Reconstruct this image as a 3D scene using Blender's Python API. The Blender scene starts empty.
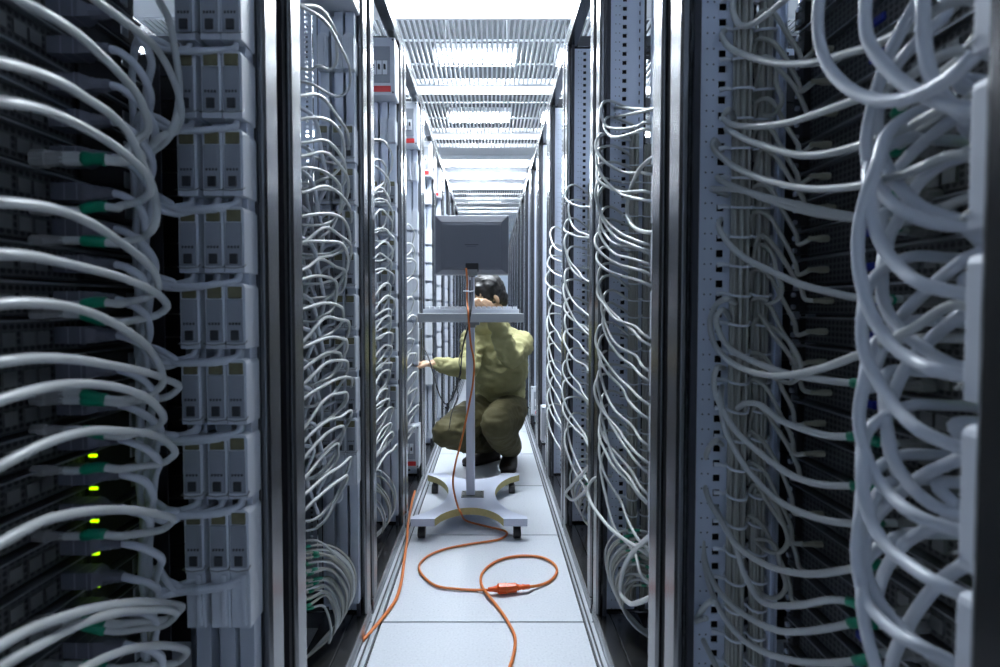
import bpy, bmesh, math, random
from mathutils import Vector, Matrix, Euler, noise
random.seed(7)
C = bpy.context.scene.collection
PI = math.pi
# ------------------------------------------------------------------ camera
FPX, CAMZ, PITCH = 512.0, 0.93, 0.032
cam_d = bpy.data.cameras.new('camera'); cam = bpy.data.objects.new('camera', cam_d); C.objects.link(cam)
cam.location = (0, 0, CAMZ); cam.rotation_euler = (PI/2 - PITCH, 0, 0)
cam_d.sensor_width = 36; cam_d.lens = FPX/1000*36; cam_d.shift_x = 0.010; cam_d.shift_y = -0.0100
cam_d.clip_start = 0.02; cam_d.clip_end = 60
cam_d.dof.use_dof = True; cam_d.dof.focus_distance = 2.3; cam_d.dof.aperture_fstop = 4.6
bpy.context.scene.camera = cam
CPX, CPY = 490.0, 333.5 - 10.0
def ray(px, py):
    v = Vector(((px-CPX)/FPX, 1.0, -(py-CPY)/FPX))
    c, s = math.cos(PITCH), math.sin(PITCH)
    return Vector((v.x, v.y*c + v.z*s, -v.y*s + v.z*c))
def PY(px, py, Y):
    r = ray(px, py); t = Y/r.y; return Vector((r.x*t, Y, CAMZ + r.z*t))
def PX(px, py, X):
    r = ray(px, py); t = X/r.x; return Vector((X, r.y*t, CAMZ + r.z*t))
def PZ(px, py, Z):
    r = ray(px, py); t = (Z-CAMZ)/r.z; return Vector((r.x*t, r.y*t, Z))

# ------------------------------------------------------------------ materials
def mat(name, col, rough=.5, metal=0., noise_amt=0., scale=20., spec=.5, emit=None, es=0., bump=0., bscale=200., trans=0.):
    m = bpy.data.materials.new(name); m.use_nodes = True
    nt = m.node_tree; b = nt.nodes['Principled BSDF']
    b.inputs['Base Color'].default_value = (*col, 1); b.inputs['Roughness'].default_value = rough
    b.inputs['Metallic'].default_value = metal; b.inputs['Specular IOR Level'].default_value = spec
    if trans: b.inputs['Transmission Weight'].default_value = trans
    tc = nt.nodes.new('ShaderNodeTexCoord')
    if noise_amt:
        n = nt.nodes.new('ShaderNodeTexNoise'); n.inputs['Scale'].default_value = scale; n.inputs['Detail'].default_value = 4
        nt.links.new(tc.outputs['Object'], n.inputs['Vector'])
        mx = nt.nodes.new('ShaderNodeMix'); mx.data_type = 'RGBA'
        mx.inputs[6].default_value = (*[max(0, c*(1-noise_amt)) for c in col], 1)
        mx.inputs[7].default_value = (*[min(1, c*(1+noise_amt)) for c in col], 1)
        nt.links.new(n.outputs['Fac'], mx.inputs[0]); nt.links.new(mx.outputs[2], b.inputs['Base Color'])
    if bump:
        n2 = nt.nodes.new('ShaderNodeTexNoise'); n2.inputs['Scale'].default_value = bscale
        nt.links.new(tc.outputs['Object'], n2.inputs['Vector'])
        bp = nt.nodes.new('ShaderNodeBump'); bp.inputs['Strength'].default_value = bump; bp.inputs['Distance'].default_value = .002
        nt.links.new(n2.outputs['Fac'], bp.inputs['Height']); nt.links.new(bp.outputs[0], b.inputs['Normal'])
    if emit:
        b.inputs['Emission Color'].default_value = (*emit, 1); b.inputs['Emission Strength'].default_value = es
    return m
M = {}
M['frame'] = mat('rack_frame_metal', (.165,.168,.175), .22, .95, .06, 8)
M['frame_in'] = mat('rack_inner_frame', (.045,.047,.06), .45, .3)
M['gasket_backing'] = mat('black_gasket_and_backing', (.008,.008,.012), .6)
M['zinc'] = mat('zinc_panel', (.66,.72,.84), .42, .2, .10, 6)
M['zinc2'] = mat('bright_zinc', (.62,.66,.74), .3, .9, .08, 30)
M['pdu'] = mat('pdu_plastic', (.58,.61,.67), .42, 0, .03, 30)
M['pdu_face'] = mat('pdu_face_plastic', (.27,.29,.33), .4, 0, .06, 60)
M['pdu_trunk'] = mat('pdu_trunk_alu', (.52,.56,.64), .4, .3, .04, 12)
M['amber'] = mat('amber_lens', (.16,.15,.09), .18, 0, .35, 90)
M['dark'] = mat('dark_plastic', (.03,.032,.038), .4)
M['black'] = mat('black_plastic', (.012,.012,.015), .4)
M['cable'] = mat('grey_cable_pvc', (.52,.54,.54), .36, 0, .03, 10)
M['cable2'] = mat('beige_grey_cable_pvc', (.42,.42,.38), .42, 0, .05, 10)
M['cord'] = mat('pale_power_cord', (.57,.60,.66), .33, 0, .03, 10)
M['tie'] = mat('white_tie', (.78,.82,.88), .45)
M['green'] = mat('green_sleeve', (.0,.22,.12), .4)
M['rj'] = mat('clear_plug', (.28,.28,.28), .25, 0, .2, 100)
M['c13'] = mat('grey_plug', (.13,.135,.17), .5)
M['server'] = mat('server_case', (.04,.041,.044), .35, .5, .1, 20)
M['lip'] = mat('server_edge_metal', (.45,.47,.50), .35, .9)
M['blue'] = mat('blue_port', (.01,.02,.28), .4)
M['beigeplug'] = mat('beige_plug', (.30,.29,.22), .5)
M['ledg'] = mat('green_led', (.3,.6,.0), .4, emit=(.45,1,.0), es=1.8)
M['ledo'] = mat('orange_led', (.8,.3,.0), .4, emit=(1,.4,.0), es=6)
M['orange'] = mat('orange_rubber', (.62,.17,.035), .42, 0, .08, 15)
M['orangep'] = mat('orange_plug', (.72,.10,.015), .35)
M['bcord'] = mat('black_rubber', (.015,.015,.018), .45)
M['cartwhite'] = mat('white_laminate', (.62,.66,.78), .4, 0, .02, 10)
M['cartedge'] = mat('chipboard_edge', (.50,.44,.20), .6, 0, .15, 80)
M['pole'] = mat('pole_paint', (.62,.66,.75), .35, .1)
M['steel'] = mat('dull_steel', (.25,.26,.26), .4, .8, .15, 40)
M['mon'] = mat('monitor_plastic', (.14,.15,.18), .42, 0, .03, 10, bump=.15, bscale=900)
M['tray'] = mat('tray_metal', (.46,.48,.50), .4, .2)
M['key'] = mat('white_keys', (.78,.80,.84), .45)
M['white'] = mat('white_paint', (.80,.83,.88), .5)
M['wall'] = mat('wall_paint', (.62,.70,.82), .7, 0, .03, 3)
M['ceil'] = mat('ceiling_panel', (.90,.92,.94), .6, 0, .02, 5)
M['plenum'] = mat('plenum_paint', (.10,.11,.125), .7, 0, .1, 3)
M['slat'] = mat('slat_paint', (.90,.92,.94), .4)
M['red'] = mat('red_label', (.62,.03,.03), .4)
M['skin'] = mat('skin', (.50,.32,.20), .5, 0, .08, 12)
M['hair'] = mat('black_hair', (.006,.005,.005), .42, bump=.6, bscale=120)
M['sweater'] = mat('khaki_knit', (.29,.275,.13), .85, 0, .10, 9, bump=.5, bscale=500)
M['trousers'] = mat('olive_cloth', (.072,.062,.022), .8, 0, .14, 10, bump=.4, bscale=400)
M['shoe'] = mat('dark_leather', (.02,.018,.015), .45)
M['joint'] = mat('dark_joint', (.02,.022,.028), .6)
M['trim'] = mat('aluminium_trim', (.50,.53,.58), .35, .7)
def emis(name, col, s):
    m = bpy.data.materials.new(name); m.use_nodes = True; nt = m.node_tree
    b = nt.nodes['Principled BSDF']; b.inputs['Base Color'].default_value = (.9,.9,.9,1)
    b.inputs['Emission Color'].default_value = (*col,1); b.inputs['Emission Strength'].default_value = s
    return m
M['lamp'] = emis('luminous_diffuser', (.84,.92,1.0), 42.0)
M['strip'] = emis('band_glow', (.88,.94,1.0), 3.0)  # glow given to the ceiling frame bands
M['tube'] = emis('fluorescent_tube', (.85,.93,1.0), 48.0)
def floor_mat():
    m = mat('floor_laminate', (.60,.63,.68), .28, 0, .05, 2.2)
    nt = m.node_tree; b = nt.nodes['Principled BSDF']
    n = nt.nodes.new('ShaderNodeTexNoise'); n.inputs['Scale'].default_value = 160; n.inputs['Detail'].default_value = 6
    tc = nt.nodes.new('ShaderNodeTexCoord'); nt.links.new(tc.outputs['Object'], n.inputs['Vector'])
    mr = nt.nodes.new('ShaderNodeMapRange'); mr.inputs[3].default_value = .2; mr.inputs[4].default_value = .42
    nt.links.new(n.outputs['Fac'], mr.inputs[0]); nt.links.new(mr.outputs[0], b.inputs['Roughness'])
    # fine speckle in the laminate itself
    old = b.inputs['Base Color'].links[0].from_socket
    mx = nt.nodes.new('ShaderNodeMix'); mx.data_type = 'RGBA'; mx.blend_type = 'MULTIPLY'; mx.inputs[0].default_value = .25
    cr = nt.nodes.new('ShaderNodeValToRGB'); cr.color_ramp.elements[0].position = .38; cr.color_ramp.elements[1].position = .62
    cr.color_ramp.elements[0].color = (.6,.62,.66,1)
    nt.links.new(n.outputs['Fac'], cr.inputs[0]); nt.links.new(old, mx.inputs[6]); nt.links.new(cr.outputs[0], mx.inputs[7])
    nt.links.new(mx.outputs[2], b.inputs['Base Color'])
    return m
M['floor'] = floor_mat()
def dots_mat(name, base, metal, ax, pitch_a, az, pitch_b, rad, hole=(.01,.01,.012), rough=.4, lim=None):
    """a plate with a regular pattern of small round holes"""
    m = mat(name, base, rough, metal); nt = m.node_tree; b = nt.nodes['Principled BSDF']
    tc = nt.nodes.new('ShaderNodeTexCoord'); sp = nt.nodes.new('ShaderNodeSeparateXYZ'); nt.links.new(tc.outputs['Object'], sp.inputs[0])
    def M_(op, a, bb=None, c=None):
        n = nt.nodes.new('ShaderNodeMath'); n.operation = op
        for i, v in enumerate((a, bb, c)):
            if v is None: continue
            if isinstance(v, (int, float)): n.inputs[i].default_value = v
            else: nt.links.new(v, n.inputs[i])
        return n.outputs[0]
    fa = M_('SUBTRACT', M_('FRACT', M_('DIVIDE', sp.outputs[ax], pitch_a)), .5)
    fb = M_('SUBTRACT', M_('FRACT', M_('DIVIDE', sp.outputs[az], pitch_b)), .5)
    fa = M_('MULTIPLY', fa, pitch_a); fb = M_('MULTIPLY', fb, pitch_b)
    r = M_('SQRT', M_('ADD', M_('MULTIPLY', fa, fa), M_('MULTIPLY', fb, fb)))
    k = M_('LESS_THAN', r, rad)
    if lim: 
        k = M_('MULTIPLY', k, M_('GREATER_THAN', sp.outputs[ax], lim[0])); k = M_('MULTIPLY', k, M_('LESS_THAN', sp.outputs[ax], lim[1]))
    mx = nt.nodes.new('ShaderNodeMix'); mx.data_type = 'RGBA'
    mx.inputs[6].default_value = (*base,1); mx.inputs[7].default_value = (*hole,1)
    nt.links.new(k, mx.inputs[0]); nt.links.new(mx.outputs[2], b.inputs['Base Color'])
    inv = M_('SUBTRACT', 1.0, k); nt.links.new(M_('MULTIPLY', inv, metal), b.inputs['Metallic'])
    return m
M['grille'] = dots_mat('vent_grille', (.12,.125,.13), .4, 'Y', .0085, 'Z', .0085, .0031)
M['zincdots'] = dots_mat('zinc_panel_dots', (.66,.72,.84), .2, 'X', .0105, 'Z', .0247, .0014, lim=(.040,.062))

# ------------------------------------------------------------------ mesh helpers
class MB:
    def __init__(s): s.v = []; s.f = []; s.m = []
    def box(s, x0, x1, y0, y1, z0, z1, mi=0):
        n = len(s.v)
        s.v += [(x0,y0,z0),(x1,y0,z0),(x1,y1,z0),(x0,y1,z0),(x0,y0,z1),(x1,y0,z1),(x1,y1,z1),(x0,y1,z1)]
        q = [(0,3,2,1),(4,5,6,7),(0,1,5,4),(1,2,6,5),(2,3,7,6),(3,0,4,7)]
        s.f += [tuple(n+i for i in a) for a in q]; s.m += [mi]*6; return s
    def prism(s, pts, z0, z1, mi=0, axis='z'):
        n = len(s.v); k = len(pts)
        mp = {'z': lambda a,b,c:(a,b,c), 'y': lambda a,b,c:(a,c,b), 'x': lambda a,b,c:(c,a,b)}[axis]
        s.v += [mp(a,b,z0) for a,b in pts] + [mp(a,b,z1) for a,b in pts]
        s.f += [tuple(n+i for i in range(k-1,-1,-1)), tuple(n+k+i for i in range(k))]
        s.f += [(n+i, n+(i+1)%k, n+k+(i+1)%k, n+k+i) for i in range(k)]; s.m += [mi]*(k+2); return s
    def cyl(s, p0, p1, r0, r1=None, seg=12, mi=0, cap=True):
        r1 = r0 if r1 is None else r1
        p0, p1 = Vector(p0), Vector(p1); d = (p1-p0).normalized()
        a = d.orthogonal().normalized(); b = d.cross(a); n = len(s.v)
        for p, r in ((p0,r0),(p1,r1)):
            for i in range(seg):
                t = 2*PI*i/seg; s.v.append(tuple(p + a*r*math.cos(t) + b*r*math.sin(t)))
        s.f += [(n+i, n+(i+1)%seg, n+seg+(i+1)%seg, n+seg+i) for i in range(seg)]; s.m += [mi]*seg
        if cap: s.f += [tuple(n+i for i in range(seg-1,-1,-1)), tuple(n+seg+i for i in range(seg))]; s.m += [mi]*2
        return s
    def tube(s, pts, r, seg=8, mi=0):
        n = len(s.v); k = len(pts); up = None
        for i, p in enumerate(pts):
            t = (pts[min(i+1,k-1)] - pts[max(i-1,0)])
            t = t.normalized() if t.length > 1e-9 else Vector((0,0,1))
            if up is None: up = t.orthogonal().normalized()
            up = (up - t*up.dot(t)); up = up.normalized() if up.length > 1e-6 else t.orthogonal().normalized()
            b = t.cross(up); rr = r[i] if isinstance(r, (list,tuple)) else r
            for j in range(seg):
                a = 2*PI*j/seg; s.v.append(tuple(p + up*rr*math.cos(a) + b*rr*math.sin(a)))
        for i in range(k-1):
            for j in range(seg):
                s.f.append((n+i*seg+j, n+i*seg+(j+1)%seg, n+(i+1)*seg+(j+1)%seg, n+(i+1)*seg+j)); s.m.append(mi)
        s.f.append(tuple(n+j for j in range(seg-1,-1,-1))); s.f.append(tuple(n+(k-1)*seg+j for j in range(seg))); s.m += [mi]*2
        return s
    def sphere(s, c, r, seg=12, rings=8, sc=(1,1,1), mi=0, R=None):
        n = len(s.v); c = Vector(c)
        def pt(v):
            v = Vector((v[0]*sc[0]*r, v[1]*sc[1]*r, v[2]*sc[2]*r))
            if R: v = R @ v
            return tuple(c+v)
        s.v.append(pt((0,0,1)))
        for i in range(1, rings):
            th = PI*i/rings
            for j in range(seg):
                a = 2*PI*j/seg; s.v.append(pt((math.sin(th)*math.cos(a), math.sin(th)*math.sin(a), math.cos(th))))
        s.v.append(pt((0,0,-1))); e = len(s.v)-1
        for j in range(seg): s.f.append((n, n+1+j, n+1+(j+1)%seg)); s.m.append(mi)
        for i in range(rings-2):
            for j in range(seg):
                a = n+1+i*seg; s.f.append((a+j, a+seg+j, a+seg+(j+1)%seg, a+(j+1)%seg)); s.m.append(mi)
        a = n+1+(rings-2)*seg
        for j in range(seg): s.f.append((a+j, e, a+(j+1)%seg)); s.m.append(mi)
        return s
    def mesh(s, name, mats, smooth=False, origin=None):
        me = bpy.data.meshes.new(name)
        vs = s.v if origin is None else [tuple(Vector(v)-origin) for v in s.v]
        me.from_pydata(vs, [], s.f)
        for m in (mats if isinstance(mats,(list,tuple)) else [mats]): me.materials.append(m)
        me.polygons.foreach_set('material_index', s.m)
        if smooth: me.polygons.foreach_set('use_smooth', [True]*len(s.f))
        me.update(); return me
    def build(s, name, mats, parent=None, smooth=False, bevel=0, origin=None, seg=2):
        o = bpy.data.objects.new(name, s.mesh(name, mats, smooth, origin)); C.objects.link(o)
        if origin is not None: o.location = origin
        if parent: o.parent = parent
        if bevel:
            b = o.modifiers.new('b','BEVEL'); b.width = bevel; b.segments = seg; b.limit_method = 'ANGLE'; b.angle_limit = .6
        return o
def tag(o, label=None, cat=None, group=None, kind=None):
    if label: o['label'] = label
    if cat: o['category'] = cat
    if group: o['group'] = group
    if kind: o['kind'] = kind
    return o
def empty(name, loc=(0,0,0), rz=0):
    o = bpy.data.objects.new(name, None); C.objects.link(o); o.location = loc; o.rotation_euler = (0,0,rz); o.empty_display_size = .05
    return o
def copy_tree(o, parent=None):
    c = o.copy(); C.objects.link(c); c.parent = parent; LAST[o.name.split('.')[0]] = c
    for k in KIDS.get(o.name, []):
        ch = copy_tree(k, c)
    return c
KIDS = {}; LAST = {}
def index_kids():
    KIDS.clear()
    for ob in C.objects:
        if ob.parent: KIDS.setdefault(ob.parent.name, []).append(ob)
ORD = ['first','second','third','fourth','fifth','sixth','seventh','eighth','ninth','tenth','eleventh','twelfth','thirteenth','fourteenth','fifteenth','sixteenth','seventeenth','eighteenth','nineteenth','twentieth','twenty-first','twenty-second','twenty-third','twenty-fourth','twenty-fifth','twenty-sixth','twenty-seventh','twenty-eighth','twenty-ninth','thirtieth','thirty-first','thirty-second','thirty-third','thirty-fourth','thirty-fifth','thirty-sixth']
def top_ord(i): return 'topmost' if i == 0 else ORD[i] + ' from the top'
def spline(P, n=6):
    P = [Vector(p) for p in P]
    P = [P[0]+(P[0]-P[1])] + P + [P[-1]+(P[-1]-P[-2])]
    out = []
    for i in range(1, len(P)-2):
        a,b,c,d = P[i-1],P[i],P[i+1],P[i+2]
        # centripetal Catmull-Rom
        t0=0; t1=t0+max((b-a).length,1e-5)**.5; t2=t1+max((c-b).length,1e-5)**.5; t3=t2+max((d-c).length,1e-5)**.5
        for k in range(n):
            t = t1+(t2-t1)*k/n
            A1=a*((t1-t)/(t1-t0))+b*((t-t0)/(t1-t0)); A2=b*((t2-t)/(t2-t1))+c*((t-t1)/(t2-t1)); A3=c*((t3-t)/(t3-t2))+d*((t-t2)/(t3-t2))
            B1=A1*((t2-t)/(t2-t0))+A2*((t-t0)/(t2-t0)); B2=A2*((t3-t)/(t3-t1))+A3*((t-t1)/(t3-t1))
            out.append(B1*((t2-t)/(t2-t1))+B2*((t-t1)/(t2-t1)))
    out.append(P[-2]); return out

# ------------------------------------------------------------------ the room
XL, XR = -.351, .303
H_RACK = 2.0
fl = MB(); TX0, TY0, T, TD = -.322, 1.484-.578*4, .601, .578
g = .0032
for i in range(-7, 8):
    for j in range(0, 22):
        x0 = TX0+i*T; y0 = TY0+j*TD
        fl.box(x0+g, x0+T-g, y0+g, y0+TD-g, -.03, 0)
fl.box(TX0-7*T, TX0+8*T, TY0, TY0+22*TD, -.035, -.006, 1)
tag(fl.build('floor', [M['floor'], M['joint']]), kind='structure')
for nm, x0, x1 in (('trim_left', XL+.004, TX0-g), ('trim_right', TX0+T+g, XR-.004)):
    t = MB(); t.box(x0, x1, -.5, 9.6, 0, .004); t.box(x0+.006, x0+.010, -.5, 9.6, .004, .008, 1); t.box(x1-.008, x1-.005, -.5, 9.6, .004, .007, 0)
    tag(t.build(nm, [M['trim'], M['joint']]), kind='structure')
RX0, RX1, RY0, RY1, CZ = TX0-7*T, TX0+8*T, TY0, TY0+22*TD, 2.62
w = MB(); w.box(RX0, RX1, RY1, RY1+.1, 0, 3.15); tag(w.build('wall_back', M['wall']), kind='structure')
w = MB(); w.box(RX0-.1, RX0, RY0, RY1, 0, 3.15); tag(w.build('wall_left', M['wall']), kind='structure')
w = MB(); w.box(RX1, RX1+.1, RY0, RY1, 0, 3.15); tag(w.build('wall_right', M['wall']), kind='structure')
w = MB(); w.box(RX0, RX1, RY0-.1, RY0, 0, 3.15); tag(w.build('wall_front', M['wall']), kind='structure')
# ceiling: open slatted bays under a plenum, then plain panels
c = MB(); c.box(RX0, RX1, RY0, RY1, 3.1, 3.15, 1)
c.box(RX0, RX1, RY0, 2.19, CZ, CZ+.02); c.box(RX0, -.62, 2.19, 3.04, CZ, CZ+.02); c.box(.62, RX1, 2.19, 3.04, CZ, CZ+.02)
c.box(RX0, RX1, 5.49, 7.15, CZ, CZ+.02)
for yy in (6.06, 6.62): c.box(RX0, RX1, yy-.02, yy+.02, CZ-.012, CZ)
tag(c.build('ceiling', [M['ceil'], M['plenum']]), kind='structure')
bays = [(3.04,4.01),(4.01,5.08),(5.08,5.49),(7.15,8.2),(8.2,9.3),(9.3,RY1)]
for bi, (a, b) in enumerate(bays):
    s = MB(); x = -3.0
    while x < 3.0:
        s.box(x-.0062, x+.0062, a, b, CZ, CZ+.014); x += .0335
    s.box(-3, 3, a-(.0 if bi == 0 else .07), a+(.02 if bi == 0 else .07), CZ-.006, CZ+.04)
    nb = 1 if b-a < .5 else 2
    for k in range(1, nb+1): 
        yy = a+(b-a)*k/(nb+1); s.box(-3, 3, yy-.005, yy+.005, CZ+.026, CZ+.036)
    s.box(-3, 3, b-.012, b, CZ-.003, CZ+.04)
    tag(s.build('ceiling_grille', M['slat']), kind='structure')
# luminous panel above the aisle
lp = empty('ceiling_light', (0, 2.615, CZ))
q = MB(); q.box(-.56, .56, -.41, .42, .002, .012); q.build('diffuser', M['lamp'], lp)
q = MB()
for x in (-.6, .56): q.box(x, x+.04, -.425, .425, 0, .03)
for y in (-.425, .42): q.box(-.56, .56, y, y+.005, 0, .03)
q.build('frame', M['white'], lp)
tag(lp, 'large glowing white ceiling panel over the aisle nearest the viewer', 'ceiling light')
for y, nm in ((4.01, 'nearer'), (5.08, 'farther')):
    t = empty('glow_band', (0, y, CZ-.016))  # ceiling frame band, made to glow so that it reads bright white
    q = MB(); q.box(-1.4, 1.4, -.066, .066, .002, .0095); q.build('housing', M['white'], t)
    q = MB(); q.box(-1.38, 1.38, -.058, .058, -.006, .002); q.build('diffuser', M['strip'], t)
    tag(t, 'white frame band of the slatted ceiling with an added glow, the %s of two' % nm, 'glowing ceiling band', 'frame bands with added glow across the ceiling')
def lamp(x, y, z, w, label, l=.11, grp='fluorescent fittings above the ceiling'):
    t = empty('fluorescent_light', (x, y, z)); h = w/2
    q = MB(); q.prism([(-l-.03,0),(l+.03,0),(l*.6,.07),(-l*.6,.07)], -h-.02, h+.02, axis='x'); q.build('housing', M['white'], t)
    if z > 2.7:
        for xx in (-h*.8, h*.8):
            q = MB(); q.cyl((xx,0,.07),(xx,0,3.1-z),.0018,seg=6); q.build('hanger', M['white'], t)
    for yy in (-l*.5, l*.5):
        q = MB(); q.cyl((-h, yy, -.014), (h, yy, -.014), .015, seg=10); q.build('tube', M['tube'], t, smooth=True)
    return tag(t, label, 'light fitting', grp)
rown = ['nearest','second','third','fourth','fifth','sixth']
for ri, y in enumerate((3.82, 5.00, 7.6, 8.8)):
    for x, nm in ((-.98,'left of the aisle'),(-.10,'centred over the aisle'),(.78,'right of the aisle')):
        lamp(x, y, 2.76, .56, 'fluorescent fitting above the slatted ceiling %s, %s row' % (nm, rown[ri]))
for ri, y in enumerate((5.80, 6.34, 6.9)):
    lamp(-.05, y, CZ-.071, .95, 'fluorescent batten under the plain ceiling panels, %s of three' % ['nearest','middle','farthest'][ri], .09, 'fluorescent battens under the plain ceiling')
for sx, nm in ((-1,'left'),(1,'right')):  # extra fittings added to brighten the views through the racks
    for ri, y in enumerate((3.3, 4.9, 6.6, 9.0)):
        lamp(sx*2.0, y, CZ-.071, 1.2, 'fluorescent fitting added to brighten the aisle behind the %s racks, %s one' % (nm, rown[ri]), .14, 'fittings added to brighten neighbouring aisles')

# ------------------------------------------------------------------ rack
def hole_strip(mb, x0, x1, hx0, hx1, y, th, z0, z1, pitch=.0247, hh=.0115, mi=0):
    mb.box(x0, hx0, y, y+th, z0, z1, mi); mb.box(hx1, x1, y, y+th, z0, z1, mi)
    z = z0
    while z < z1-pitch:
        mb.box(hx0, hx1, y, y+th, z, z+pitch-hh, mi); z += pitch
    mb.box(hx0, hx1, y, y+th, z, z1, mi)
def make_rack():
    W_ = .594
    r = empty('server_rack')
    def post(u0, sgn, d0=0.0, dd=1):
        # profile in (d, u): chamfered hollow-section post
        m = MB(); pts = [(0,.006),(.004,.0),(.024,.0),(.024,.020),(.029,.020),(.029,.046),(.020,.046),(.012,.052),(.004,.052),(0,.046)]
        P = [(d0+dd*a, u0+sgn*b) for a,b in pts]
        if sgn*dd < 0: P = P[::-1]
        m.prism(P, .052, H_RACK-.045); return m
    post(.012, 1).build('post', M['frame'], r, bevel=.0015); post(W_-.012, -1).build('post', M['frame'], r, bevel=.0015)
    post(.012, 1, 1.0, -1).build('post', M['frame'], r); post(W_-.012, -1, 1.0, -1).build('post', M['frame'], r)
    m = MB()
    for u0, u1 in ((.0, .012), (W_-.012, W_)):
        m.box(.010, .03, u0, u1, .02, H_RACK-.01)
    m.build('seal', M['gasket_backing'], r)
    for d0, nm in ((.064,'u'),(W_-.066,'v')):
        m = MB(); m.box(.018,.028, d0 if nm=='u' else d0-.004, d0+.006 if nm=='u' else d0+.002, .052, H_RACK-.045); m.build('inner_flange', M['frame_in'], r)
    for z0, z1, nm in ((H_RACK-.045, H_RACK, 'top_frame'), (0.004, .052, 'base_frame')):
        m = MB()
        m.box(0, .04, .006, W_-.006, z0, z1); m.box(.96, 1.0, .006, W_-.006, z0, z1)
        m.box(.04, .96, .012, .05, z0, z1); m.box(.04, .96, W_-.05, W_-.012, z0, z1)
        if nm == 'base_frame': m.box(.04, .12, .05, W_-.05, .040, .052)
        m.build(nm, M['frame'], r, bevel=.003)
    # perforated plates at both ends of the opening
    for u in (.050, .546):
        m = MB(); hole_strip(m, .026, .112, .066, .0775, u, .002, .06, H_RACK-.05); m.build('perforated_panel', M['zincdots'], r)
    for u in (.0640, .560):
        m = MB(); hole_strip(m, .100, .132, .111, .121, u-.03 if u < .1 else u+.006, .002, .06, H_RACK-.05); m.build('mounting_rail', M['zinc'], r)
    m = MB(); m.box(.146,.176,.548,.552,.06,H_RACK-.05); m.box(.152,.156,.536,.548,.06,H_RACK-.05); m.box(.166,.170,.536,.548,.06,H_RACK-.05); m.build('mounting_rail', M['zinc2'], r)
    m = MB(); hole_strip(m, .186, .222, .198, .2065, .533, .002, .06, H_RACK-.05, pitch=.0148, hh=.008); m.build('mounting_rail', M['zinc2'], r)
    for u in (.018, .572):
        m = MB(); m.box(.03, .14, u, u+.003, .06, H_RACK-.05); m.build('hole_backing', M['gasket_backing'], r)  # dark sheet added behind the square holes so they read black
    m = MB(); m.box(.235,.955,.573,.577,.055,1.36); m.build('light_baffle', M['frame_in'], r)  # blanking sheet added to hide the lit floor of the next aisle
    m = MB(); hole_strip(m, .85, .90, .868, .878, .546, .002, .06, H_RACK-.05); m.build('mounting_rail', M['zinc'], r)
    m = MB(); hole_strip(m, .85, .90, .868, .878, .046, .002, .06, H_RACK-.05); m.build('mounting_rail', M['zinc'], r)
    return r
class RackFrame:
    def __init__(s, side, y): s.side = side; s.y = y
    def w(s, u, d, z):
        return Vector((XL-d, s.y-u, z)) if s.side == 'L' else Vector((XR+d, s.y+u, z))
    def place(s, o, z=0):
        o.location = s.w(0,0,z); o.rotation_euler = (0,0, PI if s.side == 'L' else 0)
NR = 14
LF = []; RF = []
lys = [.872, 1.497, 2.103]; rys = [.297, .903, 1.510]
for i in range(3, NR): lys.append(lys[-1]+.6); rys.append(rys[-1]+.6)
LF = [RackFrame('L', y) for y in lys]; RF = [RackFrame('R', y) for y in rys]
rack0 = make_rack(); index_kids()
SN = {'L': 'left', 'R': 'right'}
first = True
for side, F in (('L', LF), ('R', RF)):
    for i, f in enumerate(F):
        r = rack0 if first else copy_tree(rack0); first = False
        f.place(r)
        if side == 'R' and i == 0: r.location.y = .252; r.scale = (1, 1.075, 1)
        tag(r, 'open grey steel server rack in the %s row, %s' % (SN[side], 'nearest the viewer' if i == 0 else ('last at the far end' if i == NR-1 else ORD[i]+' from the viewer')), 'server rack', 'server racks lining the aisle')

# ------------------------------------------------------------------ socket strips (power distribution)
def rounded_mod(mb, d0, d1, u0, u1, z0, z1, mi=0):
    k = .007
    mb.prism([(d0,z0),(d1,z0),(d1,z1-k),(d1-k*.3,z1-k*.3),(d1-k,z1),(d0+k,z1),(d0+k*.3,z1-k*.3),(d0,z1-k)], u0, u1, mi, axis='y')
ZM0, ZP, MH = .9655, .1135, .098
def make_strip(full=True):
    s = empty('socket_strip')
    m = MB(); m.box(.003, .026, .066, .090, .10, 1.726); m.box(.0275,.0290,.074,.078,.10,1.726); m.build('trunk', M['pdu_trunk'], s, bevel=.002)
    for k in range(-3, 5):
        zt = ZM0+ZP*k; zb = zt-MH
        m = MB(); rounded_mod(m, 0, .0295, .066, .110, zb, zt)
        o = m.build('socket_module', M['pdu'], s, bevel=.0012)
        if full:
            m = MB(); m.box(.0035,.0265,.1095,.1125, zb+.010, zt-.024, 0)
            m.box(.006,.015,.1123,.1131, zt-.055, zt-.032, 0)
            for q in range(4): m.box(.0065+q*.0047,.009+q*.0047,.1122,.1135, zb+.036, zb+.0395, 1)
            m.build('face_plate', [M['pdu_face'], M['dark']], o)
            m = MB(); m.box(.0045,.0255,.1085,.1118, zt-.0225, zt-.005); m.build('lens', M['amber'], o, bevel=.001)
            m = MB(); m.box(.0085,.0205,.112,.1150, zb+.013, zb+.028); m.build('switch', M['dark'], o, bevel=.001)
            m = MB(); m.tube([Vector((-.001,.108,zb+.012)),Vector((-.001,.1145,zb+.008)),Vector((.015,.116,zb+.006)),Vector((.0305,.1145,zb+.008)),Vector((.0305,.100,zb+.010))], .0009, 5); m.build('retaining_clip', M['steel'], o)
    for zb in (.441, 1.566):
        m = MB(); m.prism([(.0,zb),(.0295,zb),(.0295,zb+.088),(.022,zb+.096),(.008,zb+.096),(0,zb+.088)], .064, .108, axis='y')
        m.prism([(.004,zb+.006),(.012,zb+.006),(.012,zb+.085),(.004,zb+.085)], .108, .113, axis='y')
        m.build('end_cover', M['pdu'], s, bevel=.002)
    return s
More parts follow.
